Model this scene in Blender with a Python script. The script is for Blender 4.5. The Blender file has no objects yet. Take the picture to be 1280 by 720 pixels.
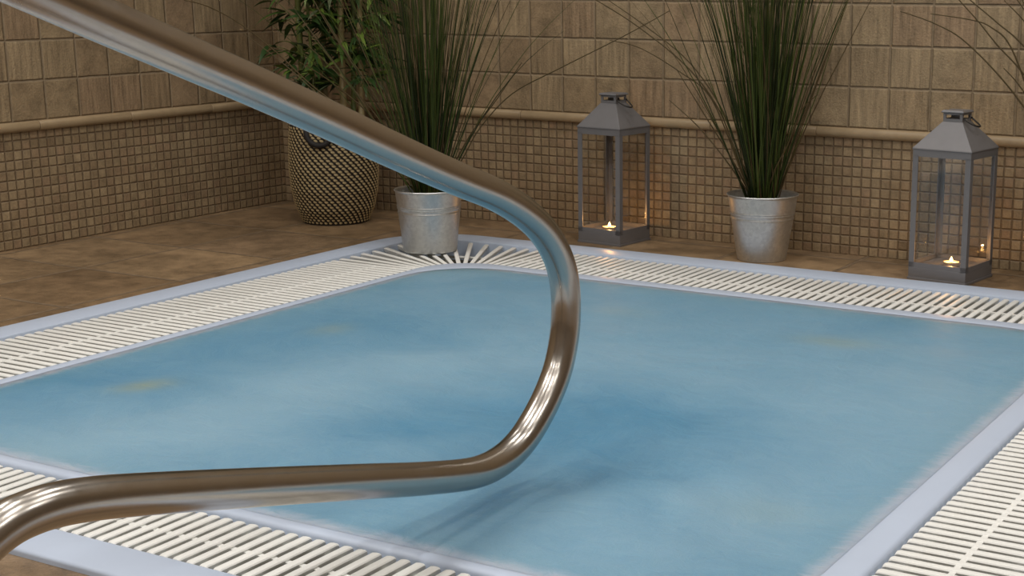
import bpy, bmesh, math, random
from mathutils import Vector, Matrix, noise

scene = bpy.context.scene
COL = scene.collection
R = math.radians
random.seed(7)

# ------------------------------------------------------------------ helpers
def link(o, parent=None):
    COL.objects.link(o)
    if parent is not None:
        o.parent = parent
    return o

def tag(o, label=None, cat=None, group=None, kind=None):
    if label: o["label"] = label
    if cat: o["category"] = cat
    if group: o["group"] = group
    if kind: o["kind"] = kind
    return o

def empty(name, loc=(0, 0, 0), rz=0.0):
    o = bpy.data.objects.new(name, None)
    o.empty_display_size = 0.05
    o.location = loc
    o.rotation_euler = (0, 0, rz)
    return link(o)

class MB:
    """collects verts / faces for one mesh object"""
    def __init__(self):
        self.v, self.f, self.m = [], [], []
    def add(self, vs, fs, mi=0):
        b = len(self.v)
        self.v += [tuple(p) for p in vs]
        for f in fs:
            self.f.append(tuple(b + i for i in f)); self.m.append(mi)
    def box(self, x0, x1, y0, y1, z0, z1, mi=0):
        self.add([(x0, y0, z0), (x1, y0, z0), (x1, y1, z0), (x0, y1, z0),
                  (x0, y0, z1), (x1, y0, z1), (x1, y1, z1), (x0, y1, z1)],
                 [(3, 2, 1, 0), (4, 5, 6, 7), (0, 1, 5, 4), (1, 2, 6, 5), (2, 3, 7, 6), (3, 0, 4, 7)], mi)
    def loft(self, rings, closed=True, cap0=False, cap1=False, mi=0):
        n = len(rings[0]); vs = [p for r in rings for p in r]; fs = []
        for a in range(len(rings) - 1):
            for i in range(n if closed else n - 1):
                j = (i + 1) % n
                fs.append((a * n + i, a * n + j, (a + 1) * n + j, (a + 1) * n + i))
        if cap0: fs.append(tuple(reversed(range(n))))
        if cap1: fs.append(tuple((len(rings) - 1) * n + i for i in range(n)))
        self.add(vs, fs, mi)
    def lathe(self, prof, seg=48, c=(0, 0, 0), cap0=False, cap1=False, mi=0):
        rings = []
        for r, z in prof:
            rings.append([(c[0] + r * math.cos(2 * math.pi * k / seg), c[1] + r * math.sin(2 * math.pi * k / seg), c[2] + z) for k in range(seg)])
        self.loft(rings, True, cap0, cap1, mi)
    def tube(self, pts, rad, seg=12, caps=True, mi=0):
        pts = [Vector(p) for p in pts]
        n = len(pts); rings = []; up = None
        for i, p in enumerate(pts):
            t = (pts[min(i + 1, n - 1)] - pts[max(i - 1, 0)])
            if t.length < 1e-9: t = Vector((0, 0, 1))
            t.normalize()
            if up is None:
                up = Vector((1, 0, 0)) if abs(t.x) < 0.9 else Vector((0, 1, 0))
            up = (up - t * up.dot(t)).normalized()
            w = t.cross(up)
            r = rad[i] if isinstance(rad, (list, tuple)) else rad
            rings.append([p + (up * math.cos(2 * math.pi * k / seg) + w * math.sin(2 * math.pi * k / seg)) * r for k in range(seg)])
        self.loft(rings, True, caps, caps, mi)
    def build(self, name, mats, parent=None, smooth=False, angle=None, bevel=None, merge=False):
        me = bpy.data.meshes.new(name)
        me.from_pydata(self.v, [], self.f)
        if not isinstance(mats, (list, tuple)): mats = [mats]
        for m in mats: me.materials.append(m)
        for p, mi in zip(me.polygons, self.m):
            p.material_index = mi
        bm = bmesh.new(); bm.from_mesh(me)
        if merge: bmesh.ops.remove_doubles(bm, verts=bm.verts, dist=1e-6)
        bmesh.ops.recalc_face_normals(bm, faces=bm.faces)
        bm.to_mesh(me); bm.free()
        if smooth:
            me.shade_smooth()
            if angle is not None:
                me.set_sharp_from_angle(angle=R(angle))
        o = bpy.data.objects.new(name, me)
        if bevel:
            b = o.modifiers.new("bevel", "BEVEL"); b.width = bevel; b.segments = 2; b.limit_method = "ANGLE"; b.angle_limit = R(40)
        return link(o, parent)

def catmull(pts, sub=6):
    pts = [Vector(p) for p in pts]
    out = []
    n = len(pts)
    for i in range(n - 1):
        p0, p1, p2, p3 = pts[max(i - 1, 0)], pts[i], pts[i + 1], pts[min(i + 2, n - 1)]
        for k in range(sub):
            t = k / sub
            out.append(0.5 * ((2 * p1) + (p2 - p0) * t + (2 * p0 - 5 * p1 + 4 * p2 - p3) * t * t + (3 * p1 - p0 - 3 * p2 + p3) * t ** 3))
    out.append(pts[-1])
    return out

# ------------------------------------------------------------------ node helpers
class NT:
    def __init__(self, name):
        self.mat = bpy.data.materials.new(name)
        self.mat.use_nodes = True
        self.t = self.mat.node_tree
        self.t.nodes.clear()
        self.out = self.t.nodes.new("ShaderNodeOutputMaterial")
    def n(self, typ, **kw):
        x = self.t.nodes.new(typ)
        for k, v in kw.items(): setattr(x, k, v)
        return x
    def set(self, sock, val):
        if isinstance(val, bpy.types.NodeSocket): self.t.links.new(val, sock)
        elif val is not None: sock.default_value = val
    def math(self, op, a, b=None, c=None, clamp=False):
        x = self.n("ShaderNodeMath", operation=op, use_clamp=clamp)
        self.set(x.inputs[0], a)
        if b is not None: self.set(x.inputs[1], b)
        if c is not None: self.set(x.inputs[2], c)
        return x.outputs[0]
    def mix(self, f, a, b, blend="MIX"):
        x = self.n("ShaderNodeMix", data_type="RGBA", blend_type=blend)
        self.set(x.inputs[0], f); self.set(x.inputs[6], a); self.set(x.inputs[7], b)
        return x.outputs[2]
    def ss(self, v, lo, hi, a=0.0, b=1.0):
        x = self.n("ShaderNodeMapRange", interpolation_type="SMOOTHSTEP")
        self.set(x.inputs[0], v); x.inputs[1].default_value = lo; x.inputs[2].default_value = hi
        x.inputs[3].default_value = a; x.inputs[4].default_value = b
        return x.outputs[0]
    def pos(self):
        return self.n("ShaderNodeTexCoord").outputs["Object"]
    def sep(self, v):
        x = self.n("ShaderNodeSeparateXYZ"); self.set(x.inputs[0], v); return x.outputs
    def comb(self, x=0.0, y=0.0, z=0.0):
        c = self.n("ShaderNodeCombineXYZ")
        self.set(c.inputs[0], x); self.set(c.inputs[1], y); self.set(c.inputs[2], z)
        return c.outputs[0]
    def noise(self, vec, scale, detail=3.0, rough=0.5, dist=0.0):
        x = self.n("ShaderNodeTexNoise")
        self.set(x.inputs["Vector"], vec); x.inputs["Scale"].default_value = scale
        x.inputs["Detail"].default_value = detail; x.inputs["Roughness"].default_value = rough
        x.inputs["Distortion"].default_value = dist
        return x.outputs["Fac"]
    def white(self, vec):
        x = self.n("ShaderNodeTexWhiteNoise", noise_dimensions="3D"); self.set(x.inputs["Vector"], vec)
        return x.outputs["Value"], x.outputs["Color"]
    def vmul(self, v, s):
        x = self.n("ShaderNodeVectorMath", operation="MULTIPLY"); self.set(x.inputs[0], v); x.inputs[1].default_value = s
        return x.outputs[0]
    def bump(self, h, strength=1.0, dist=0.002):
        x = self.n("ShaderNodeBump"); self.set(x.inputs["Height"], h)
        x.inputs["Strength"].default_value = strength; x.inputs["Distance"].default_value = dist
        return x.outputs["Normal"]
    def pbsdf(self, color, rough=0.5, metal=0.0, normal=None, spec=0.5, **kw):
        x = self.n("ShaderNodeBsdfPrincipled")
        self.set(x.inputs["Base Color"], color); self.set(x.inputs["Roughness"], rough)
        self.set(x.inputs["Metallic"], metal); self.set(x.inputs["Specular IOR Level"], spec)
        if normal is not None: self.set(x.inputs["Normal"], normal)
        for k, v in kw.items(): self.set(x.inputs[k], v)
        return x.outputs[0]
    def done(self, shader):
        self.t.links.new(shader, self.out.inputs["Surface"])
        return self.mat

def C3(r, g, b): return (r, g, b, 1.0)

def tile_mat(name, ax, pu, pv, u0, v0, grout, soft, cols, gcol, streak=0.0, bump=0.003, rough=0.55, shift=None, speck=0.25, big=0.0):
    m = NT(name)
    p = m.pos(); s = m.sep(p)
    u, v = s[ax[0]], s[ax[1]]
    if shift is not None:                       # rows beyond x = shift[0] are laid with another offset
        v = m.math("ADD", v, m.math("MULTIPLY", m.math("GREATER_THAN", u, shift[0]), shift[1]))
    # wobble so that edges look tumbled
    w1 = m.math("MULTIPLY", m.math("SUBTRACT", m.noise(p, 0.55 / pu * 2.2, 3.0, 0.6), 0.5), grout * 1.6)
    w2 = m.math("MULTIPLY", m.math("SUBTRACT", m.noise(m.vmul(p, (1.0, 1.0, 1.0)), 0.7 / pu * 2.9, 3.0, 0.6), 0.5), grout * 1.6)
    cu = m.math("DIVIDE", m.math("SUBTRACT", m.math("ADD", u, w1), u0), pu)
    cv = m.math("DIVIDE", m.math("SUBTRACT", m.math("ADD", v, w2), v0), pv)
    iu, iv = m.math("FLOOR", cu), m.math("FLOOR", cv)
    fu, fv = m.math("SUBTRACT", cu, iu), m.math("SUBTRACT", cv, iv)
    du = m.math("MULTIPLY", m.math("MINIMUM", fu, m.math("SUBTRACT", 1.0, fu)), pu)
    dv = m.math("MULTIPLY", m.math("MINIMUM", fv, m.math("SUBTRACT", 1.0, fv)), pv)
    d = m.math("MINIMUM", du, dv)
    face = m.ss(d, grout * 0.5, grout * 0.5 + soft)
    rv, rc = m.white(m.comb(iu, iv, 3.7))
    rs = m.sep(rc)
    col = m.mix(rv, cols[0], cols[1])
    col = m.mix(m.math("MULTIPLY", m.ss(rs[0], 0.55, 1.0), 0.55), col, cols[2])
    # grain: cloudy stone plus straight veins on some of the tiles
    cell = m.comb(m.math("MULTIPLY", rs[1], 9.0), m.math("MULTIPLY", rs[2], 9.0), 0.0)
    vv = m.n("ShaderNodeVectorMath", operation="ADD"); m.set(vv.inputs[0], p); m.set(vv.inputs[1], cell)
    cloud = m.noise(vv.outputs[0], 18.0, 6.0, 0.72)
    fine = m.noise(vv.outputs[0], 210.0, 3.0, 0.7)
    if streak > 0:
        st = [1.0, 1.0, 1.0]; st[ax[1]] = 0.10
        sn = m.noise(m.vmul(vv.outputs[0], tuple(st)), 85.0, 3.0, 0.6)
        use = m.math("MULTIPLY", m.ss(rs[1], 0.35, 0.6), streak)
        cloud = m.math("ADD", m.math("MULTIPLY", cloud, m.math("SUBTRACT", 1.0, use)), m.math("MULTIPLY", sn, use))
    g = m.math("ADD", m.math("MULTIPLY", m.math("SUBTRACT", cloud, 0.5), 1.75), m.math("MULTIPLY", m.math("SUBTRACT", fine, 0.5), speck * 3.2))
    mul = m.math("ADD", 1.0, g)
    if big > 0:
        bn = m.noise(p, 3.1, 4.0, 0.6, 0.6)
        mul = m.math("MULTIPLY", mul, m.math("ADD", 1.0, m.math("MULTIPLY", m.math("SUBTRACT", bn, 0.5), big)))
    col = m.mix(1.0, col, m.comb(mul, mul, mul), "MULTIPLY")
    gn = m.noise(p, 60.0, 3.0, 0.6)
    gc = m.mix(gn, gcol[0], gcol[1])
    col = m.mix(face, gc, col)
    h = m.math("ADD", face, m.math("MULTIPLY", m.math("ADD", cloud, m.math("MULTIPLY", fine, 1.2)), 0.45))
    rr = m.math("ADD", rough, m.math("MULTIPLY", m.math("SUBTRACT", cloud, 0.5), 0.25))
    return m.done(m.pbsdf(col, rr, 0.0, m.bump(h, 0.9, bump), spec=0.35))

def plain(name, col, rough=0.5, metal=0.0, nscale=0.0, namt=0.0, bump=0.0, bscale=200.0, spec=0.5, **kw):
    m = NT(name); p = m.pos(); c = col; nrm = None
    if nscale:
        k = m.math("ADD", 1.0, m.math("MULTIPLY", m.math("SUBTRACT", m.noise(p, nscale, 4.0, 0.6), 0.5), namt))
        c = m.mix(1.0, col, m.comb(k, k, k), "MULTIPLY")
    if bump: nrm = m.bump(m.noise(p, bscale, 2.0, 0.5), 0.6, bump)
    return m.done(m.pbsdf(c, rough, metal, nrm, spec=spec, **kw))

# ------------------------------------------------------------------ materials
ZT, ZB = 0.3233, 0.2974               # dado rail top and bottom
PM, PT = 0.0264, 0.1075               # mosaic and large tile pitch along the wall
TV = 0.1033                           # large tile row height
TA, TB_, TC = C3(.340, .255, .152), C3(.252, .180, .103), C3(.355, .243, .152)
GA, GB = C3(.18, .128, .072), C3(.34, .265, .175)
M = {}
M["up_back"] = tile_mat("travertine tile, back wall", (0, 2), PT, TV, 1.052, ZT, .0016, .004, (TA, TB_, TC), (GA, GB), .9, .0036)
M["up_left"] = tile_mat("travertine tile, left wall", (1, 2), PT, TV, -0.988, ZT, .0016, .004, (TA, TB_, TC), (GA, GB), .9, .0036)
M["mo_back"] = tile_mat("travertine mosaic, back wall", (0, 2), PM, .0255, 1.8209, ZB - .0235, .0010, .0028, (TA, TB_, TC), (C3(.13, .09, .05), C3(.24, .175, .108)), .4, .0026)
M["mo_left"] = tile_mat("travertine mosaic, left wall", (1, 2), PM, .0255, -0.9934, ZB - .0215, .0010, .0028, (TA, TB_, TC), (C3(.13, .09, .05), C3(.24, .175, .108)), .4, .0026)
M["floor"] = tile_mat("brown stone floor tile", (0, 1), .325, .325, .03, -.455, .008, .003,
                      (C3(.27, .185, .105), C3(.17, .108, .058), C3(.30, .215, .135)), (C3(.055, .033, .018), C3(.36, .27, .18)), 0.0, .004, .40,
                      shift=(1.1, .26), speck=.25, big=1.9)
M["rail"] = plain("beige stone dado", C3(.36, .265, .155), .5, 0, 30, .35, .0006, 120)
M["plaster"] = plain("brown plaster", C3(.20, .15, .10), .8, 0, 3, .3)
M["ceil"] = plain("ceiling paint", C3(.52, .45, .36), .9, 0, 3, .15)
M["acrylic"] = plain("pale blue acrylic", C3(.50, .585, .73), .42, 0, 6, .10)
M["basin"] = plain("blue acrylic basin", C3(.22, .42, .56), .35, 0, 5, .1)
M["gutter"] = plain("shade-toned gutter acrylic", C3(.13, .125, .095), .6, 0, 9, .5)  # shade in the gaps between slats is put into this dark colour
M["grate"] = plain("cream plastic grate", C3(.82, .83, .805), .45, 0, 5, .14, .0002, 400)
M["galv"] = None
M["lantern"] = plain("grey painted metal", C3(.20, .197, .205), .42, .30, 40, .15)
M["lantern_dark"] = plain("dark wire", C3(.05, .045, .04), .45, .6)
M["wax"] = plain("candle wax", C3(.85, .70, .48), .5, 0, spec=.3)
M["cup"] = plain("tealight aluminium", C3(.7, .68, .64), .3, 1.0)
M["soil"] = plain("dark soil", C3(.012, .011, .009), .95, 0, 80, .6)
M["basket_core"] = plain("black basket cord", C3(.018, .014, .010), .8)
M["basket_straw"] = plain("natural straw stitch", C3(.45, .35, .185), .7, 0, 60, .5)
M["handle_black"] = plain("black cord handle", C3(.015, .013, .012), .75)
M["cane_tan"] = plain("tan cane", C3(.22, .17, .075), .5, 0, 40, .3)
M["cane_green"] = plain("green cane", C3(.12, .14, .035), .45, 0, 40, .3)
for k, c in dict(leaf_a=(.026, .060, .013), leaf_b=(.055, .108, .018), leaf_c=(.115, .175, .028), leaf_d=(.15, .18, .10)).items():
    M[k] = plain("leaf green " + k[-1], C3(*c), .42, 0, 30, .4)
for k, c in dict(blade_a=(.017, .026, .006), blade_b=(.040, .060, .010), blade_c=(.080, .056, .022), blade_d=(.078, .102, .022)).items():
    M[k] = plain("grass blade " + k[-1], C3(*c), .5, 0, 30, .35, spec=.25)

def steel():
    m = NT("polished stainless steel"); p = m.pos()
    br = m.noise(m.vmul(p, (1.0, 1.0, 1.0)), 35.0, 4.0, 0.6)
    rr = m.math("ADD", 0.17, m.math("MULTIPLY", br, 0.14))
    return m.done(m.pbsdf(C3(.48, .45, .41), rr, 1.0, m.bump(m.noise(p, 120.0, 2.0), .15, .0003)))
M["steel"] = steel()

def galv():
    m = NT("galvanised sheet"); p = m.pos()
    vo = m.n("ShaderNodeTexVoronoi"); m.set(vo.inputs["Vector"], p); vo.inputs["Scale"].default_value = 160.0
    c = m.mix(vo.outputs["Color"], C3(.54, .55, .55), C3(.66, .67, .66))
    nz = m.noise(p, 18.0, 3.0)
    rr = m.math("ADD", .34, m.math("MULTIPLY", nz, .16))
    return m.done(m.pbsdf(c, rr, .92, m.bump(m.noise(p, 300.0, 2.0), .25, .0004)))
M["galv"] = galv()

def glass():
    m = NT("clear lantern glass")
    f = m.n("ShaderNodeLayerWeight"); f.inputs[0].default_value = .5
    fac = m.math("ADD", .035, m.math("MULTIPLY", m.math("POWER", f.outputs["Facing"], 5.0), .6))
    t = m.n("ShaderNodeBsdfTransparent"); t.inputs[0].default_value = C3(.97, .975, .975)
    g = m.n("ShaderNodeBsdfGlossy"); g.inputs["Roughness"].default_value = .04; g.inputs[0].default_value = C3(.9, .9, .9)
    mx = m.n("ShaderNodeMixShader"); m.set(mx.inputs[0], fac); m.set(mx.inputs[1], t.outputs[0]); m.set(mx.inputs[2], g.outputs[0])
    return m.done(mx.outputs[0])
M["glass"] = glass()

def emit(name, col, s):
    m = NT(name); e = m.n("ShaderNodeEmission"); e.inputs[0].default_value = col; e.inputs[1].default_value = s
    return m.done(e.outputs[0])
M["flame"] = emit("candle flame", C3(1.0, .55, .16), 30.0)
M["lampglow"] = emit("lamp diffuser", C3(1.0, .93, .82), 45.0)

def water():
    m = NT("milky churning water"); p = m.pos()
    def blob(cx, cy, rx, ry, rot, amp):
        mp = m.n("ShaderNodeMapping", vector_type="TEXTURE"); m.set(mp.inputs[0], pw)
        mp.inputs["Location"].default_value = (cx, cy, 0); mp.inputs["Rotation"].default_value = (0, 0, R(rot)); mp.inputs["Scale"].default_value = (rx, ry, 1)
        x = m.n("ShaderNodeVectorMath", operation="DOT_PRODUCT"); m.set(x.inputs[0], mp.outputs[0]); m.set(x.inputs[1], mp.outputs[0])
        e = m.math("POWER", 2.718, m.math("MULTIPLY", x.outputs["Value"], -1.0))
        return m.math("MULTIPLY", e, amp)
    s = m.sep(p)
    flat = m.comb(s[0], s[1], 0.0)
    wn = m.n("ShaderNodeTexNoise"); m.set(wn.inputs["Vector"], flat); wn.inputs["Scale"].default_value = 4.0; wn.inputs["Detail"].default_value = 4.0
    wv = m.n("ShaderNodeVectorMath", operation="SUBTRACT"); m.set(wv.inputs[0], wn.outputs["Color"]); wv.inputs[1].default_value = (.5, .5, .5)
    ws = m.vmul(wv.outputs[0], (.22, .22, 0.0))
    ad = m.n("ShaderNodeVectorMath", operation="ADD"); m.set(ad.inputs[0], flat); m.set(ad.inputs[1], ws)
    pw = ad.outputs[0]
    foam_shade = 0.52  # broad blobs paint the bench shade and dark deep well; noise adds foam
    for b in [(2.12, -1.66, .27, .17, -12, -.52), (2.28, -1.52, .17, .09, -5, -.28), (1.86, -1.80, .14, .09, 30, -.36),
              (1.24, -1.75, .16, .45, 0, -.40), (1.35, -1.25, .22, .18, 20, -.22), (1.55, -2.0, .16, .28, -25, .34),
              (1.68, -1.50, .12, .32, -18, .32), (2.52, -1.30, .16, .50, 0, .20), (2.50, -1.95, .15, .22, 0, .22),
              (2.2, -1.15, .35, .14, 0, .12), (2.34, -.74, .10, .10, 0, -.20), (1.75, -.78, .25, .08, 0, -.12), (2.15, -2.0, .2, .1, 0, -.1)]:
        foam_shade = m.math("ADD", foam_shade, blob(*b))
    n1 = m.noise(m.vmul(pw, (1.0, 1.6, 1.0)), 3.2, 5.0, .6, .5)
    n2 = m.noise(m.vmul(pw, (1.0, 2.2, 1.0)), 22.0, 5.0, .65, .8)
    n3 = m.noise(flat, 240.0, 2.0, .6)
    foam_shade = m.math("ADD", foam_shade, m.math("MULTIPLY", m.math("SUBTRACT", n1, .5), .75))
    foam_shade = m.math("ADD", foam_shade, m.math("MULTIPLY", m.math("SUBTRACT", n2, .5), .34))
    foam_shade = m.math("ADD", foam_shade, m.math("MULTIPLY", m.math("SUBTRACT", n3, .5), .22), clamp=True)
    col = m.mix(foam_shade, C3(.095, .255, .405), C3(.255, .42, .545))
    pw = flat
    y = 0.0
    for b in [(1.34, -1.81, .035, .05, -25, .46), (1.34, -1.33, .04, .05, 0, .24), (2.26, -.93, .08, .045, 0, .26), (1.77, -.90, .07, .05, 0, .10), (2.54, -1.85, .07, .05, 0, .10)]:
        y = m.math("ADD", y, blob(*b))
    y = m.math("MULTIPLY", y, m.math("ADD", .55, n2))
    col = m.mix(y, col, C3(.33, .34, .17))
    ex = m.math("MINIMUM", m.math("SUBTRACT", s[0], WA[0] - .004), m.math("SUBTRACT", WA[1] + .004, s[0]))
    ey = m.math("MINIMUM", m.math("SUBTRACT", s[1], WA[2] - .004), m.math("SUBTRACT", WA[3] + .004, s[1]))
    ed = m.math("ADD", m.math("MINIMUM", ex, ey), m.math("MULTIPLY", m.math("SUBTRACT", n2, .5), .04))
    col = m.mix(m.ss(ed, -.004, .032, .92, 0.0), col, C3(.46, .55, .69))   # froth gathered along the overflow lip
    h = m.math("ADD", m.math("MULTIPLY", n2, .6), m.math("MULTIPLY", n3, .12))
    body = m.pbsdf(col, .48, 0.0, m.bump(h, .30, .010), spec=.22, **{"Subsurface Weight": .85, "Subsurface Radius": (.9, 1.2, 1.5), "Subsurface Scale": .17})
    t = m.n("ShaderNodeBsdfTransparent"); t.inputs[0].default_value = C3(.86, .95, 1.0)
    clear = .05
    mx = m.n("ShaderNodeMixShader"); m.set(mx.inputs[0], clear)
    m.set(mx.inputs[1], body); m.set(mx.inputs[2], t.outputs[0])
    return m.done(mx.outputs[0])

# ------------------------------------------------------------------ pool outline
def rrect(x0, x1, y0, y1, r, z, n=12, m=16):
    """counter-clockwise rounded rectangle, same number of points for every call"""
    pts = []
    cs = [((x1 - r, y0 + r), -90), ((x1 - r, y1 - r), 0), ((x0 + r, y1 - r), 90), ((x0 + r, y0 + r), 180)]
    arcs = []
    for (cx, cy), a0 in cs:
        arcs.append([(cx + r * math.cos(R(a0 + 90 * k / n)), cy + r * math.sin(R(a0 + 90 * k / n)), z) for k in range(n + 1)])
    for i in range(4):
        pts += arcs[i]
        a, b = arcs[i][-1], arcs[(i + 1) % 4][0]
        for k in range(1, m):
            t = k / m
            pts.append((a[0] + (b[0] - a[0]) * t, a[1] + (b[1] - a[1]) * t, z))
    return pts
OUT = (.750, 2.99, -2.425, -.275, .21)
GO = (.832, 2.905, -2.353, -.362, .15)
GI = (1.088, 2.731, -2.207, -.597, .14)
WA = (1.120, 2.680, -2.178, -.646, .17)
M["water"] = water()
def ring(P, z, d=0.0):
    return rrect(P[0] + d, P[1] - d, P[2] + d, P[3] - d, max(P[4] - d, .01), z)
FZ = -.005                                  # floor level

# ------------------------------------------------------------------ room
X1, Y0, ZC = 5.2, -5.2, 2.6
def structure(o): return tag(o, kind="structure")

bm = bmesh.new()
def loop(pts):
    vs = [bm.verts.new(p) for p in pts]
    return [bm.edges.new((vs[i], vs[(i + 1) % len(vs)])) for i in range(len(vs))]
es = loop([(0, Y0, FZ), (X1, Y0, FZ), (X1, 0, FZ), (0, 0, FZ)]) + loop(ring(OUT, FZ, .004))
bmesh.ops.triangle_fill(bm, use_beauty=True, use_dissolve=False, edges=es)
ext = bmesh.ops.extrude_face_region(bm, geom=bm.faces[:])
for v in ext["geom"]:
    if isinstance(v, bmesh.types.BMVert): v.co.z -= .12
bmesh.ops.recalc_face_normals(bm, faces=bm.faces)
me = bpy.data.meshes.new("floor"); bm.to_mesh(me); bm.free()
me.materials.append(M["floor"])
structure(link(bpy.data.objects.new("floor", me)))

def wall(name, ax, mats):
    b = MB(); zs = (ZT + ZB) / 2
    if ax == "back":
        b.box(-.12, X1 + .12, 0, .12, -.60, zs, 0); b.box(-.12, X1 + .12, 0, .12, zs, ZC, 1)
    if ax == "left":
        b.box(-.12, 0, Y0, 0, -.60, zs, 0); b.box(-.12, 0, Y0, 0, zs, ZC, 1)
    if ax == "right":
        b.box(X1, X1 + .12, Y0, 0, -.60, ZC, 0)
    if ax == "front":
        b.box(-.12, X1 + .12, Y0 - .12, Y0, -.60, ZC, 0)
    structure(b.build(name, mats))
wall("wall_back", "back", [M["mo_back"], M["up_back"]])
wall("wall_left", "left", [M["mo_left"], M["up_left"]])
wall("wall_right", "right", [M["plaster"]])
wall("wall_front", "front", [M["plaster"]])
b = MB(); b.box(-.12, X1 + .12, Y0 - .12, .12, ZC, ZC + .1)
structure(b.build("ceiling", M["ceil"]))

def dado(name, axis, length):
    b = MB(); n = 10; p = .305; gap = .0012
    prof = []
    for k in range(n + 1):
        a = math.pi * k / n
        prof.append((.001 + .0135 * math.sin(a) ** .8, (ZT + ZB) / 2 + math.cos(a) * (ZT - ZB) / 2))
    x = 0.0
    while x < length:
        e = min(x + p, length) - gap
        rings = []
        for s_ in (x + .0003, x + .0016, e - .0013, e):
            sh = .0012 if s_ in (x + .0003, e) else 0.0
            if axis == "x": rings.append([(s_, -max(d - sh, 0), z) for d, z in prof] + [(s_, .002, ZB), (s_, .002, ZT)][:2])
            else: rings.append([(max(d - sh, 0), -s_, z) for d, z in prof] + [(-.002, -s_, ZB), (-.002, -s_, ZT)][:2])
        b.loft(rings, True, True, True)
        x += p
    structure(b.build(name, M["rail"], smooth=True, angle=40))
dado("trim_1", "x", X1)
dado("trim_2", "y", -Y0)

# ------------------------------------------------------------------ spa pool
pool = tag(empty("spa_pool", (1.87, -1.40, FZ)), "sunken square spa pool with a pale blue acrylic rim", "spa pool")
def pbuild(b, name, mat, parent=None, **kw):
    """parts given in world coordinates, parented to an empty at the thing's base"""
    if parent is not None:
        mw = Matrix.Translation(Vector(parent.location)) @ Matrix.Rotation(parent.rotation_euler[2], 4, "Z")
        inv = mw.inverted()
        b.v = [tuple(inv @ Vector(p)) for p in b.v]
    return b.build(name, mat, parent, **kw)
b = MB()
b.loft([ring(OUT, -.03), ring(OUT, .0), ring(OUT, .003, .0018), ring(OUT, .0042, .006), ring(GO, .0042, -.005), ring(GO, .003, -.0012), ring(GO, .0), ring(GO, -.05)])
pbuild(b, "coping", M["acrylic"], pool, smooth=True, angle=50)
b = MB()
b.loft([ring(GO, -.05), ring(GO, -.085, .005), ring(GI, -.085, -.005), ring(GI, -.05)])
pbuild(b, "gutter_channel", M["gutter"], pool, smooth=True, angle=40)
b = MB()
b.loft([ring(GI, -.05), ring(GI, -.003), ring(GI, .0015, .002), ring(GI, .0035, .007), ring(WA, .0034, -.016), ring(WA, .0024, -.009), ring(WA, .0009, -.004), ring(WA, -.0006, .006), ring(WA, -.005, .050), ring(WA, -.014, .064), ring(WA, -.06, .070)])
pbuild(b, "overflow_lip", M["acrylic"], pool, smooth=True, angle=60)
b = MB()
b.loft([ring(WA, -.06, .070), ring(WA, -.40, .08), ring(WA, -.42, .10), ring(WA, -.42, .40), ring(WA, -.46, .42), ring(WA, -.86, .46)], cap1=True)
pbuild(b, "basin", M["basin"], pool, smooth=True, angle=40)

# water: concentric rings with small real waves
b = MB(); rings = []
base = ring(WA, 0.0, -.005); cx, cy = (WA[0] + WA[1]) / 2, (WA[2] + WA[3]) / 2
NR = 46
for k in range(NR):
    t = 1 - k / NR
    rg = []
    for (x, y, z) in base:
        px, py = cx + (x - cx) * t, cy + (y - cy) * t
        amp = min(1.0, (1 - t) * 9)
        h = .0035 * noise.noise(Vector((px * 7, py * 9, 1.3))) + .0016 * noise.noise(Vector((px * 22, py * 26, 4.1)))
        rg.append((px, py, .00145 + amp * h))
    rings.append(rg)
b.loft(rings, cap1=True)
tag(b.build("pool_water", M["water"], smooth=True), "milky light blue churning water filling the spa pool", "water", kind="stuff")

# ------------------------------------------------------------------ gutter grates
def slat(b, p, q, w=.0132, h=.012, z=.001, w2=None):
    p, q = Vector((p[0], p[1], 0)), Vector((q[0], q[1], 0))
    t = (q - p).normalized(); s = Vector((-t.y, t.x, 0))
    w2 = w2 or w
    prof = [(-.22, -h), (-.47, -.0035), (-.5, -.0022), (-.40, -.0006), (-.2, 0), (.2, 0), (.40, -.0006), (.5, -.0022), (.47, -.0035), (.22, -h)]
    rings = []
    L = (q - p).length
    for d, dz, sc in ((0, -.004, .8), (.0016, -.0012, .94), (.005, 0, 1), (L - .005, 0, 1), (L - .0016, -.0012, .94), (L, -.004, .8)):
        ww = w + (w2 - w) * d / L
        c = p + t * d
        rings.append([c + s * (a * ww * sc) + Vector((0, 0, z + zz + (dz if zz > -.01 else 0))) for a, zz in prof])
    b.loft(rings, True, True, True)

GRP = "white slatted gutter grates around the spa pool"
PITCH = .0224
def side_grate(axis, a0, a1, inner, outer, joint, label, jz=-.0004):
    b = MB(); n = int(round(abs(a1 - a0) / PITCH)); st = (a1 - a0) / n
    g = .004 if outer > inner else -.004
    for k in range(n):
        c = a0 + st * (k + .5)
        if axis == "x": slat(b, (c, inner + g), (c, outer - g))
        else: slat(b, (inner + g, c), (outer - g, c))
    # short bridges that tie neighbouring slats along the joint, stepped a little as in the moulding
    for k in range(n - 1):
        c = a0 + st * (k + 1); hw = abs(st) * .30; jw = .0040
        if axis == "x": b.box(c - hw, c + hw, joint - jw, joint + jw, -.008, jz)
        else: b.box(joint - jw, joint + jw, c - hw, c + hw, -.008, jz)
    for e in (inner + g * 6, outer - g * 6):                     # hidden tie bars underneath
        lo, hi = min(a0, a1), max(a0, a1)
        if axis == "x": b.box(lo, hi, e - .004, e + .004, -.018, -.011)
        else: b.box(e - .004, e + .004, lo, hi, -.018, -.011)
    o = b.build("gutter_grate", M["grate"], smooth=True, angle=35)
    tag(o, label, "grate", GRP)

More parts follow.
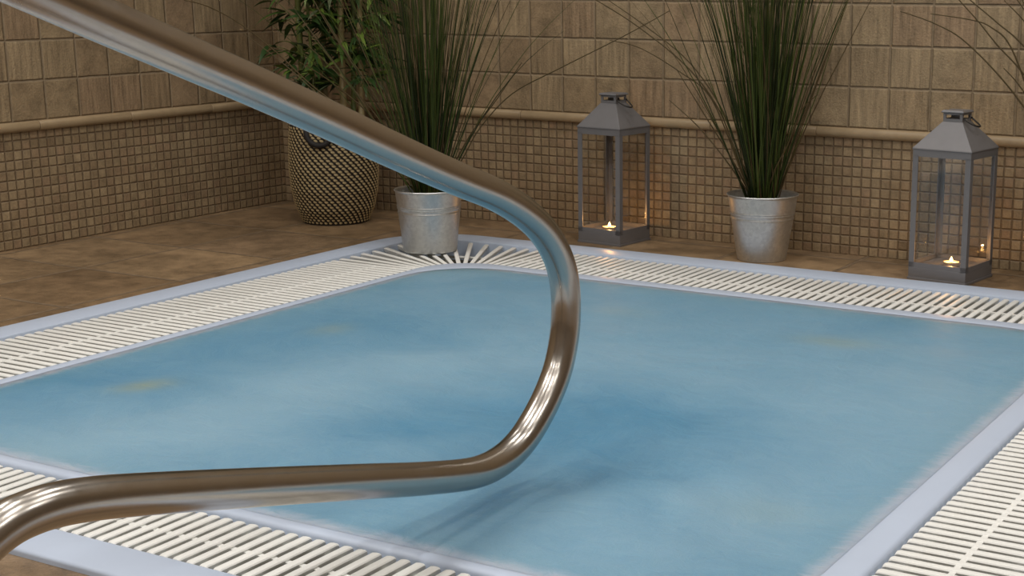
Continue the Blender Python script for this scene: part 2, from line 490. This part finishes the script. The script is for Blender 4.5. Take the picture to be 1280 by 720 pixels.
def inside(P, x, y):
    x0, x1, y0, y1, r = P
    if not (x0 <= x <= x1 and y0 <= y <= y1): return False
    ex = max(x0 + r - x, x - (x1 - r), 0); ey = max(y0 + r - y, y - (y1 - r), 0)
    return ex * ex + ey * ey <= r * r or ex == 0 or ey == 0
def corner_grate(sx, sy, label):
    r = GI[4]
    cx = GI[1] - r if sx > 0 else GI[0] + r
    cy = GI[3] - r if sy > 0 else GI[2] + r
    b = MB(); n = 15; inner_pts = []; mid = []
    for k in range(n):
        a = R(90 * (k + .5) / n); dx, dy = math.cos(a) * sx, math.sin(a) * sy
        lo, hi = r, .6
        for _ in range(40):
            md = (lo + hi) / 2
            if inside(GO, cx + dx * md, cy + dy * md): lo = md
            else: hi = md
        slat(b, (cx + dx * (r + .004), cy + dy * (r + .004)), (cx + dx * (lo - .005), cy + dy * (lo - .005)), w=.0108, w2=.0128)
        mid.append((cx + dx * (r + .03), cy + dy * (r + .03))); inner_pts.append((cx + dx * (r + .55 * (lo - r)), cy + dy * (r + .55 * (lo - r))))
    for L in (mid, inner_pts):
        b.tube([(p[0], p[1], -.016) for p in L], .004, 6)
    tag(b.build("corner_grate", M["grate"], smooth=True, angle=35), label, "grate", GRP)
rI = GI[4]
side_grate("y", GI[3] - rI, GI[2] + rI, GI[0], GO[0], .976, "long white slatted gutter grate along the left edge of the pool, facing the left wall")
side_grate("x", GI[0] + rI, GI[1] - rI, GI[3], GO[3], -.509, "cream slatted gutter grate along the far edge of the pool, in front of the lanterns")
side_grate("x", GI[0] + rI, GI[1] - rI, GI[2], GO[2], -2.281, "white slatted gutter grate on the near edge of the pool, under the handrail's foot", -.0035)
side_grate("y", GI[3] - rI, GI[2] + rI, GI[1], GO[1], 2.818, "white slatted gutter grate at the right edge of the pool, lower right of the photo")
corner_grate(-1, 1, "fan-shaped corner grate of radiating slats under the metal pot at the far left pool corner")
corner_grate(1, 1, "fan-shaped corner grate at the far right pool corner, just beyond the right lantern")
corner_grate(-1, -1, "fan-shaped corner grate at the near left pool corner, left of the handrail's foot")
corner_grate(1, -1, "fan-shaped corner grate at the near right pool corner, nearest the viewer")

# ------------------------------------------------------------------ handrail
HX = 2.2
yz = [(-3.36, FZ), (-3.36, .30), (-3.36, .62), (-3.345, .74), (-3.29, .83), (-3.20, .862), (-3.08, .835), (-2.95, .79), (-2.80, .732), (-2.681, .687), (-2.598, .655), (-2.533, .6305), (-2.471, .607), (-2.415, .586), (-2.291, .538),
      (-2.217, .508), (-2.121, .470), (-2.044, .441), (-1.981, .418), (-1.924, .391), (-1.875, .360), (-1.840, .326), (-1.819, .292), (-1.810, .258), (-1.809, .228),
      (-1.814, .193), (-1.832, .149), (-1.863, .112), (-1.901, .082), (-1.935, .064), (-1.975, .054), (-2.022, .053), (-2.075, .062), (-2.167, .085), (-2.251, .108),
      (-2.456, .163), (-2.60, .2005), (-2.652, .2125), (-2.683, .2175), (-2.709, .219), (-2.735, .2165), (-2.762, .207), (-2.787, .190), (-2.806, .166), (-2.816, .135), (-2.819, .10), (-2.819, .04), (-2.819, FZ)]
path = catmull([(HX, y, z) for y, z in yz], 8)
for _ in range(3):
    path = [path[0]] + [(path[i - 1] + path[i] * 2 + path[i + 1]) / 4 for i in range(1, len(path) - 1)] + [path[-1]]
rail = tag(empty("handrail", (HX, -2.819, FZ)), "curved stainless steel tube handrail rising over the near side of the pool", "handrail")
b = MB(); b.tube(path, .0213, 40)
pbuild(b, "rail_tube", M["steel"], rail, smooth=True, angle=60)
for y in (-2.819, -3.36):
    b = MB(); b.lathe([(.0214, .016), (.030, .015), (.040, .010), (.045, .004), (.045, 0)], 40, (HX, y, FZ))
    pbuild(b, "floor_flange", M["steel"], rail, smooth=True, angle=50)

# ------------------------------------------------------------------ lanterns
LG = "grey metal candle lanterns by the back wall"
def lantern(loc, rz, S, label, open_side=1):
    t = tag(empty("lantern", loc, rz), label, "lantern", LG)
    h = S / 2; EH = .312
    b = MB()
    b.box(-h - .002, h + .002, -h - .002, h + .002, 0, .006)
    b.box(-h, h, -h, h, .006, .030)
    b.box(-h + .006, h - .006, -h + .006, h - .006, .030, .0315)
    b.build("base", M["lantern"], t, bevel=.0012)
    pw = .0140
    for sx, sy in ((-1, -1), (1, -1), (1, 1), (-1, 1)):
        b = MB(); x, y = sx * (h - pw / 2), sy * (h - pw / 2)
        b.add(*angle_bar(x, y, pw, sx, sy, .030, EH - .016))
        b.build("post", M["lantern"], t)
    def band(z0, z1):
        b = MB(); q = h - .003
        b.loft([[(-a, -a, z), (a, -a, z), (a, a, z), (-a, a, z)] for a, z in ((h, z0), (h, z1), (q, z1), (q, z0), (h, z0))])
        return b
    band(.030, .042).build("bottom_frame", M["lantern"], t, merge=True)
    band(EH - .018, EH).build("top_frame", M["lantern"], t, merge=True)
    for k in range(4):
        b = MB(); g = h - .006
        b.box(-g + .004, g - .004, -g - .001, -g + .001, .040, EH - .016)
        o = b.build("glass_pane", M["glass"], t); o.rotation_euler = (0, 0, k * math.pi / 2)
    b = MB()
    def sq(a, z): return [(-a, -a, z), (a, -a, z), (a, a, z), (-a, a, z)]
    n = .0245
    b.loft([sq(h + .0012, EH - .002), sq(h + .0016, EH), sq(h + .001, EH + .002), sq(n + .001, EH + .062)], cap0=True, cap1=True)
    b.build("roof", M["lantern"], t, bevel=.001)
    # neck: solid low collar, slot near the top on every side, cap plate above
    b = MB(); z0, z1 = EH + .060, EH + .083
    b.loft([sq(n, z0), sq(n, z0 + .0095), sq(n - .002, z0 + .0095), sq(n - .002, z0), sq(n, z0)])
    for sx, sy in ((-1, -1), (1, -1), (1, 1), (-1, 1)):
        b.add(*angle_bar(sx * (n - .0035), sy * (n - .0035), .007, sx, sy, z0 + .0095, z1 - .004))
    b.loft([sq(n, z1 - .0045), sq(n, z1), sq(n - .002, z1), sq(n - .002, z1 - .0045), sq(n, z1 - .0045)])
    b.box(-.011, .011, -.011, .011, z0, z1 - .007)
    b.build("chimney_neck", M["lantern"], t)
    b = MB()
    b.loft([sq(n + .003, z1), sq(n + .0038, z1 + .0022), sq(n + .001, z1 + .006)], cap0=True, cap1=True)
    b.build("cap", M["lantern"], t)
    # wire bail folded down against the right-hand roof face
    pts = []
    for k in range(19):
        a = math.pi * k / 18
        d = math.sin(a) * .040
        pts.append((n + .001 + d * .80, -.021 * math.cos(a), z0 + .012 - d * .62 + .006 * math.sin(a) ** 2))
    b = MB(); b.tube(pts, .0021, 8)
    b.build("wire_handle", M["lantern_dark"], t, smooth=True)
    return t

def angle_bar(x, y, w, sx, sy, z0, z1):
    """an L profile corner post: outer faces flush with the lantern's sides"""
    th = .003
    ox, oy = x + sx * w / 2, y + sy * w / 2
    ix, iy = ox - sx * w, oy - sy * w
    prof = [(ox, oy), (ix, oy), (ix, oy - sy * th), (ox - sx * th, oy - sy * th), (ox - sx * th, iy), (ox, iy)]
    vs = [(a, c, z0) for a, c in prof] + [(a, c, z1) for a, c in prof]
    fs = [(0, 1, 2, 3, 4, 5), (11, 10, 9, 8, 7, 6)] + [(i, (i + 1) % 6, 6 + (i + 1) % 6, 6 + i) for i in range(6)]
    return vs, fs

def tealight(loc, label):
    t = tag(empty("tealight_candle", loc), label, "candle", "lit tealights inside the lanterns")
    b = MB(); b.lathe([(.0175, 0), (.0185, .001), (.0190, .011), (.0196, .0116), (.0184, .0112), (.0182, .008)], 32, cap0=True)
    b.build("cup", M["cup"], t, smooth=True, angle=40)
    b = MB(); b.lathe([(.0181, .002), (.0181, .0095), (.016, .0092), (.006, .0086), (.0012, .0088)], 32, cap0=True, cap1=True)
    b.build("wax", M["wax"], t, smooth=True, angle=40)
    b = MB(); b.tube([(0, 0, .0088), (.0003, 0, .0125)], .0007, 6)
    b.build("wick", M["soil"], t)
    b = MB(); b.lathe([(.0004, .0115), (.0026, .0128), (.0036, .0145), (.0032, .0170), (.0016, .0205), (.0003, .0235)], 16, cap0=True, cap1=True)
    b.build("flame", M["flame"], t, smooth=True)
    ld = bpy.data.lights.new("candle_light", "POINT"); ld.energy = .24; ld.color = (1.0, .47, .14); ld.shadow_soft_size = .002
    lo = bpy.data.objects.new("candle_light", ld); lo.location = (0, 0, .0262); link(lo, t)
    return t

lantern((1.2905, -.123, FZ), R(-6), .139, "grey metal lantern with a lit candle, standing between the two metal grass pots")
lantern((2.250, -.165, FZ), R(-8), .148, "grey metal lantern with a lit candle, near the photo's right edge")
tealight((1.289, -.146, FZ + .0315), "lit tealight inside the lantern between the two metal grass pots")
tealight((2.258, -.185, FZ + .0315), "lit tealight inside the lantern near the right edge")

# ------------------------------------------------------------------ grass pots
def bucket(parent, rt, rb, h):
    b = MB()
    def rr(z): return rb + (rt - rb) * (z / h)
    prof = [(rb - .004, .0025), (rb - .002, 0), (rb, .001), (rb + .0005, .004)]
    z = .008
    marks = [h * .635, h * .70, h * .735]
    zs = [h * k / 24 for k in range(2, 24)]
    for zz in zs: prof.append((rr(zz), zz))
    for mk in marks:
        for dz, dr in ((-.0022, 0), (-.0009, .0011), (.0009, .0011), (.0022, 0)):
            prof.append((rr(mk + dz) + dr, mk + dz))
    prof = prof[:4] + sorted(prof[4:], key=lambda q: q[1])
    prof += [(rt, h - .004), (rt + .002, h - .003), (rt + .0026, h - .0012), (rt + .0014, h + .0004), (rt - .0006, h - .001), (rt - .0018, h - .006), (rr(h * .6) - .002, h * .6), (rr(h * .05) - .002, h * .05)]
    b.lathe(prof, 72, cap0=True, cap1=True)
    pot = b.build("pot", M["galv"], parent, smooth=True, angle=50)
    b = MB(); b.lathe([(rr(h * .80) - .002, h * .79), (rr(h * .80) * .6, h * .815), (.002, h * .82)], 40, cap1=True)
    b.build("soil", M["soil"], parent, smooth=True)
    return pot

def blade(b, pts, r, mi, taper=.85):
    pts = [Vector(p) for p in pts]
    n = len(pts)
    rad = [r * (1 - taper * (i / (n - 1)) ** 1.6) for i in range(n)]
    b.tube(pts, rad, 4, False, mi)

def grass(parent, h, count, seed, sig, extra, ymax, rbase=.034, biasx=0.0, lens=(.55, .85), xr=None, maxdeg=25):
    """sheaf of thin round blades; origin at the pot's base; ymax keeps them clear of the wall"""
    rng = random.Random(seed); b = MB()
    wt = [0] * 32 + [1] * 36 + [2] * 15 + [3] * 17
    for i in range(count):
        a = rng.uniform(0, 2 * math.pi); rad = rbase * math.sqrt(rng.random())
        lean = min(abs(rng.gauss(0, sig)), maxdeg)
        az = a + rng.gauss(0, .5)
        th = R(lean) * (.35 + .65 * rad / rbase)
        L = rng.uniform(*lens) if rng.random() > .22 else rng.uniform(.22, .50)
        cur = rng.uniform(.00, .40) * (.4 + th * 2.2)
        p = Vector((math.cos(a) * rad, math.sin(a) * rad, h * .78)); pts = [p.copy()]
        N = 9
        for k in range(N):
            tt = th + cur * (k / N) ** 1.5
            d = Vector((math.sin(tt) * math.cos(az) + biasx * k / N, math.sin(tt) * math.sin(az), math.cos(tt)))
            p = p + d * (L / N)
            if p.y > ymax: p.y = ymax - .001 * (i % 7)
            pts.append(p.copy())
        blade(b, pts, rng.uniform(.0012, .0021), rng.choice(wt))
    for pts in extra:
        o = Vector(parent.location)
        q = [Vector(p) - o for p in catmull(pts, 6)]
        blade(b, q, .0023, 2, .55)
    return b.build("grass_blades", [M["blade_a"], M["blade_b"], M["blade_c"], M["blade_d"]], parent, smooth=True)

PG = "potted grasses in galvanised pots"
g1 = tag(empty("potted_grass", (.972, -.523, .0042)), "leftmost galvanised pot of tall thin grass, on the corner grate below the handrail", "potted plant", PG)
bucket(g1, .0855, .0685, .160)
grass(g1, .160, 300, 11, 13.5, [
    [(.985, -.515, .145), (1.017, -.5, .180), (1.07, -.5, .251), (1.122, -.5, .325), (1.221, -.5, .414), (1.362, -.5, .481), (1.54, -.5, .561), (1.662, -.5, .621)],
    [(.990, -.51, .15), (1.045, -.5, .239), (1.097, -.5, .313), (1.173, -.5, .397), (1.251, -.5, .491)],
    [(.96, -.51, .15), (.916, -.5, .2), (.79, -.5, .308), (.605, -.5, .394), (.457, -.5, .496), (.333, -.5, .568), (.218, -.5, .613), (.129, -.5, .629)],
    [(.95, -.52, .15), (.90, -.52, .24), (.80, -.53, .36), (.70, -.54, .45), (.60, -.55, .53)],
    [(.95, -.52, .15), (.91, -.54, .26), (.83, -.55, .40), (.74, -.56, .52), (.68, -.56, .60)],
    [(.95, -.52, .15), (.92, -.53, .25), (.86, -.54, .38), (.78, -.54, .53), (.72, -.55, .66)],
    [(.94, -.52, .15), (.87, -.51, .25), (.76, -.50, .35), (.62, -.49, .43), (.52, -.48, .47)],
    [(.95, -.53, .15), (.90, -.56, .25), (.80, -.58, .40), (.66, -.60, .57), (.58, -.60, .66)],
    [(.94, -.53, .15), (.88, -.58, .24), (.76, -.62, .36), (.62, -.64, .47), (.50, -.66, .55)],
    [(.95, -.52, .15), (.89, -.53, .27), (.78, -.54, .44), (.68, -.55, .58), (.60, -.55, .70)],
    ], 10, maxdeg=32)
g2 = tag(empty("potted_grass", (1.752, -.165, FZ)), "middle galvanised pot of tall thin grass, standing between the two lanterns", "potted plant", PG)
bucket(g2, .0895, .0625, .168)
grass(g2, .168, 330, 23, 13.5, [
    [(1.740, -.18, .15), (1.70, -.2, .24), (1.646, -.2, .366), (1.554, -.2, .473), (1.415, -.2, .569), (1.284, -.2, .638), (1.20, -.2, .67)],
    [(1.742, -.18, .15), (1.706, -.2, .25), (1.655, -.2, .366), (1.56, -.2, .485), (1.43, -.2, .575), (1.30, -.2, .65)],
    [(1.735, -.18, .15), (1.716, -.2, .20), (1.623, -.2, .395), (1.531, -.2, .462), (1.415, -.2, .519), (1.324, -.2, .537)],
    [(1.765, -.18, .15), (1.80, -.2, .23), (1.834, -.2, .296), (1.868, -.2, .38), (1.909, -.2, .42)],
    [(1.73, -.18, .15), (1.68, -.2, .25), (1.60, -.2, .36), (1.52, -.2, .47)],
    [(1.73, -.18, .15), (1.66, -.2, .25), (1.58, -.2, .33), (1.50, -.2, .39)],
    ], .130)
g3 = tag(empty("potted_grass", (2.555, -.14, FZ)), "pot of thin grass at the far right whose arching blades cross the wall above the lantern", "potted plant", PG)
bucket(g3, .0895, .0625, .168)
o3 = [[(2.54, -.14, .15)] + l for l in [
    [(2.501, -.14, .263), (2.379, -.14, .431), (2.259, -.14, .547), (2.18, -.14, .591), (2.09, -.14, .62)],
    [(2.525, -.14, .255), (2.495, -.14, .354), (2.395, -.14, .481), (2.330, -.14, .545), (2.281, -.14, .599), (2.233, -.14, .647), (2.195, -.14, .687)],
    [(2.530, -.14, .280), (2.509, -.14, .418), (2.391, -.14, .545), (2.327, -.14, .596), (2.260, -.14, .647), (2.214, -.14, .683)],
    [(2.530, -.14, .237), (2.438, -.14, .379), (2.362, -.14, .54), (2.314, -.14, .585), (2.266, -.14, .602), (2.165, -.14, .615)],
    [(2.499, -.14, .290), (2.397, -.14, .441), (2.347, -.14, .494)],
    [(2.528, -.14, .255), (2.428, -.14, .542), (2.339, -.14, .648)],
    [(2.528, -.14, .255), (2.437, -.14, .542), (2.356, -.14, .666)],
    [(2.530, -.14, .255), (2.45, -.14, .52), (2.38, -.14, .65)]]]
grass(g3, .168, 200, 31, 7.5, o3, .110, maxdeg=15)

# ------------------------------------------------------------------ bamboo in a woven basket
bk = tag(empty("potted_bamboo", (.410, -.236, FZ)), "leafy bamboo plant in a black and natural woven basket in the room corner", "potted plant")
BH = .285
def brad(z):
    t = z / BH
    pts = [(0, .094), (.04, .098), (.15, .112), (.35, .124), (.55, .1275), (.8, .125), (1, .120)]
    for (a, r0), (c, r1) in zip(pts, pts[1:]):
        if t <= c:
            u = (t - a) / (c - a); return r0 + (r1 - r0) * u
    return pts[-1][1]
b = MB()
prof = [(brad(BH * k / 24) - .002, BH * k / 24) for k in range(25)]
prof += [(brad(BH) - .006, BH + .001), (brad(BH) - .010, BH - .004), (brad(BH * .7) - .010, BH * .7)]
b.lathe(prof, 64, cap0=True, cap1=True)
core = b.build("basket", M["basket_core"], bk, smooth=True, angle=50)
# stitches: each a small tilted bead on the black cord wall
b = MB(); ROWS, COLS = 35, 43
rngb = random.Random(5)
for r_ in range(ROWS):
    z = .004 + (BH - .006) * (r_ + .5) / ROWS
    rad = brad(z); slope = (brad(min(z + .004, BH)) - brad(max(z - .004, 0))) / .008
    for c_ in range(COLS):
        a = 2 * math.pi * (c_ - r_ * .42) / COLS + rngb.uniform(-.006, .006)
        half_w = math.pi * rad / COLS * .74; half_h = BH / ROWS * .45
        up = Vector((math.cos(a) * slope, math.sin(a) * slope, 1)).normalized()
        tg = Vector((-math.sin(a), math.cos(a), 0)); nr = tg.cross(up).normalized()
        if nr.dot(Vector((math.cos(a), math.sin(a), 0))) < 0: nr = -nr
        ce = Vector((math.cos(a) * rad, math.sin(a) * rad, z))
        ax = (tg * 1.0 + up * (-.28)).normalized(); up2 = (up - ax * up.dot(ax)).normalized()
        vs = []
        for (u, v, w) in [(-1, 0, 0), (-.55, .75, .5), (-.55, -.75, .5), (0, 1, .75), (0, 0, 1.1), (0, -1, .75), (.55, .75, .5), (.55, -.75, .5), (1, 0, 0), (-.6, 0, .8), (.6, 0, .8)]:
            vs.append(ce + ax * u * half_w + up2 * v * half_h + nr * (w * .0026 - .0012))
        b.add(vs, [(0, 2, 9), (0, 9, 1), (1, 9, 4, 3), (9, 2, 5, 4), (3, 4, 10, 6), (4, 5, 7, 10), (6, 10, 8), (10, 7, 8)])
st = b.build("straw_stitching", M["basket_straw"], core, smooth=True)
tag(st, "natural straw stitches running diagonally")
for sgn in (0, 1):
    a0 = R(-66 + 180 * sgn); pts = []
    for k in range(15):
        u = k / 14 * 2 - 1
        a = a0 + u * .33
        z = BH - .004 - .046 * (1 - u * u) ** .5 if abs(u) < 1 else BH - .004
        rad = brad(min(z, BH)) + .005
        pts.append((math.cos(a) * rad, math.sin(a) * rad, z))
    b = MB(); b.tube(pts, .0078, 10)
    b.build("handle", M["handle_black"], bk, smooth=True)
b = MB(); b.lathe([(brad(BH * .85) - .011, BH * .84), (.05, BH * .86), (.002, BH * .865)], 40, cap1=True)
b.build("soil", M["soil"], bk, smooth=True)
rng = random.Random(77)
canes = [(-.085, -.02, .0095, "cane_green", 1.10, (-.01, .0)), (-.050, .03, .0085, "cane_tan", 1.2, (.02, .01)), (.055, -.01, .0105, "cane_tan", 1.3, (.0, .01)), (.005, .045, .007, "cane_tan", 1.1, (.02, .0)),
         (.03, .06, .008, "cane_green", 1.2, (.05, .0)), (-.015, -.045, .005, "cane_green", 1.0, (-.03, -.02)), (.085, .03, .009, "cane_tan", 1.2, (.02, .01))]
nodes = []
for (x, y, r0, mt, L, ln) in canes:
    b = MB(); pts = []; rad = []
    z = BH * .80; seg = .082; k = 0
    while z < L:
        for dz, kr in ((0, 1.0), (seg * .5, .94), (seg * .93, .97), (seg * .965, 1.17), (seg, 1.0)):
            t = (z + dz - BH)
            pts.append((x + ln[0] * t, y + ln[1] * t, z + dz)); rad.append(r0 * kr * (1 - .25 * t))
        z += seg
        nodes.append((Vector(pts[-1]), k)); k += 1
    b.tube(pts, rad, 12)
    b.build("cane", M[mt], bk, smooth=True)
def leaf(b, p, d, L, W, droop, mi, roll):
    d = d.normalized(); side = d.cross(Vector((0, 0, 1)))
    if side.length < .1: side = Vector((1, 0, 0))
    side.normalize(); nrm = side.cross(d)
    side = side * math.cos(roll) + nrm * math.sin(roll)
    N = 6; vs = []; fs = []
    q = p.copy(); dd = d.copy()
    for i in range(N + 1):
        t = i / N
        w = W * (math.sin(math.pi * min(t * 1.05 + .03, 1)) ** .8) * (1 - .35 * t)
        c = q - side.cross(dd) * (-w * .18)
        vs += [q + side * w, c, q - side * w]
        dd = (dd + Vector((0, 0, -droop / N))).normalized()
        q = q + dd * (L / N)
    for v in vs:
        v.x = max(v.x, -.395); v.y = min(v.y, .225)
    for i in range(N):
        a = i * 3
        fs += [(a, a + 1, a + 4, a + 3), (a + 1, a + 2, a + 5, a + 4)]
    b.add(vs, fs, mi)
lb, tw = MB(), MB()
mw = [0] * 50 + [1] * 28 + [2] * 14 + [3] * 8
for p, k in nodes:
    if p.z < .36: continue
    for s_ in range(3 if p.z > .42 else 2):
        az = rng.uniform(0, 2 * math.pi); el = rng.uniform(.1, .9)
        d = Vector((math.cos(az) * math.cos(el), math.sin(az) * math.cos(el), math.sin(el)))
        tl = rng.uniform(.05, .13)
        tip = p + d * tl
        tip.x = max(tip.x, -.34); tip.y = min(tip.y, .19)
        tw.tube([p, (p + tip) / 2 + Vector((0, 0, .006)), tip], [.0016, .0013, .0008], 5)
        for j in range(rng.randint(6, 9)):
            u = rng.uniform(.35, 1.0)
            base_ = p.lerp(tip, u)
            a2 = az + rng.gauss(0, .8)
            dl = Vector((math.cos(a2), math.sin(a2), rng.uniform(-.35, .6)))
            leaf(lb, base_, dl, rng.uniform(.06, .115), rng.uniform(.006, .0105), rng.uniform(.3, 1.3), rng.choice(mw), rng.uniform(-.7, .7))
# a low spray on the left of the front cane
for (x, y, z, az, L) in [(-.09, -.03, .40, 3.3, .075), (-.09, -.03, .40, 2.7, .06), (-.09, -.03, .42, 3.6, .085), (-.08, -.03, .385, 3.0, .06), (-.06, -.03, .36, -1.2, .05), (.02, -.02, .37, -.4, .055), (-.09, -.02, .44, 2.9, .08), (-.09, -.03, .46, 3.5, .09), (-.1, -.03, .45, 4.0, .07)]:
    leaf(lb, Vector((x, y, z)), Vector((math.cos(az), math.sin(az), rng.uniform(-.2, .3))), L, rng.uniform(.006, .0095), rng.uniform(.4, 1.1), rng.choice([0, 0, 1, 3]), rng.uniform(-.6, .6))
tw.build("twigs", M["cane_green"], bk, smooth=True)
lb.build("leaves", [M["leaf_a"], M["leaf_b"], M["leaf_c"], M["leaf_d"]], bk, smooth=True)

# ------------------------------------------------------------------ ceiling downlights
LAMPS = []
for row, y in (("nearest the back wall", -.80), ("over the pool", -1.95), ("over the pool's near edge", -3.10), ("behind the viewer", -4.30)):
    for colm, x in (("nearest the left wall", .60), ("second from the left", 1.85), ("third from the left", 3.10), ("farthest right", 4.35)):
        LAMPS.append((x, y, 2.2 if (x < 1 and y > -1) else 9.5 if x < 1 and y > -3.5 else 7.0, "in the row " + row + ", " + colm))
for x, y, e, where in LAMPS:
    t = tag(empty("ceiling_light", (x, y, ZC)), "round recessed ceiling downlight " + where, "ceiling light", "recessed ceiling downlights")
    b = MB(); b.lathe([(.075, 0), (.075, -.004), (.068, -.009), (.056, -.009), (.054, -.003)], 40)
    b.build("trim_ring", M["cup"], t, smooth=True, angle=40)
    b = MB(); b.lathe([(.0535, -.0035), (.001, -.0035)], 40, cap1=True)
    b.build("diffuser", M["lampglow"], t)
    ld = bpy.data.lights.new("downlight", "AREA"); ld.shape = "DISK"; ld.size = .14; ld.energy = e; ld.color = (1.0, .965, .925)
    ld.spread = R(165)
    lo = bpy.data.objects.new("downlight", ld); lo.location = (0, 0, -.012); link(lo, t)

# ------------------------------------------------------------------ world, camera, view
w = bpy.data.worlds.new("World"); scene.world = w; w.use_nodes = True
bg = w.node_tree.nodes.get("Background") or w.node_tree.nodes.new("ShaderNodeBackground")
bg.inputs[0].default_value = (.9, .85, .78, 1); bg.inputs[1].default_value = .02

f, yaw, pit, rol = 1836.8, .4927, .2246, .0046
fw = Vector((-math.sin(yaw) * math.cos(pit), math.cos(yaw) * math.cos(pit), -math.sin(pit)))
r = fw.cross(Vector((0, 0, 1))).normalized(); u = r.cross(fw)
r2 = r * math.cos(rol) + u * math.sin(rol); u2 = -r * math.sin(rol) + u * math.cos(rol)
cd = bpy.data.cameras.new("camera"); cam = bpy.data.objects.new("camera", cd); link(cam)
cam.matrix_world = Matrix(((r2.x, u2.x, -fw.x, 3.2961), (r2.y, u2.y, -fw.y, -3.5397), (r2.z, u2.z, -fw.z, .6879), (0, 0, 0, 1)))
cd.sensor_width = 36; cd.sensor_fit = "HORIZONTAL"; cd.lens = f / 1280 * 36
cd.shift_x = (640 - 836.5) / 1280; cd.shift_y = (395.6 - 360) / 1280
cd.clip_start = .05; cd.clip_end = 50
scene.camera = cam

vs = scene.view_settings
vs.view_transform = "Standard"; vs.look = "None"; vs.gamma = 1.0; vs.use_curve_mapping = False
vs.exposure = 0.0
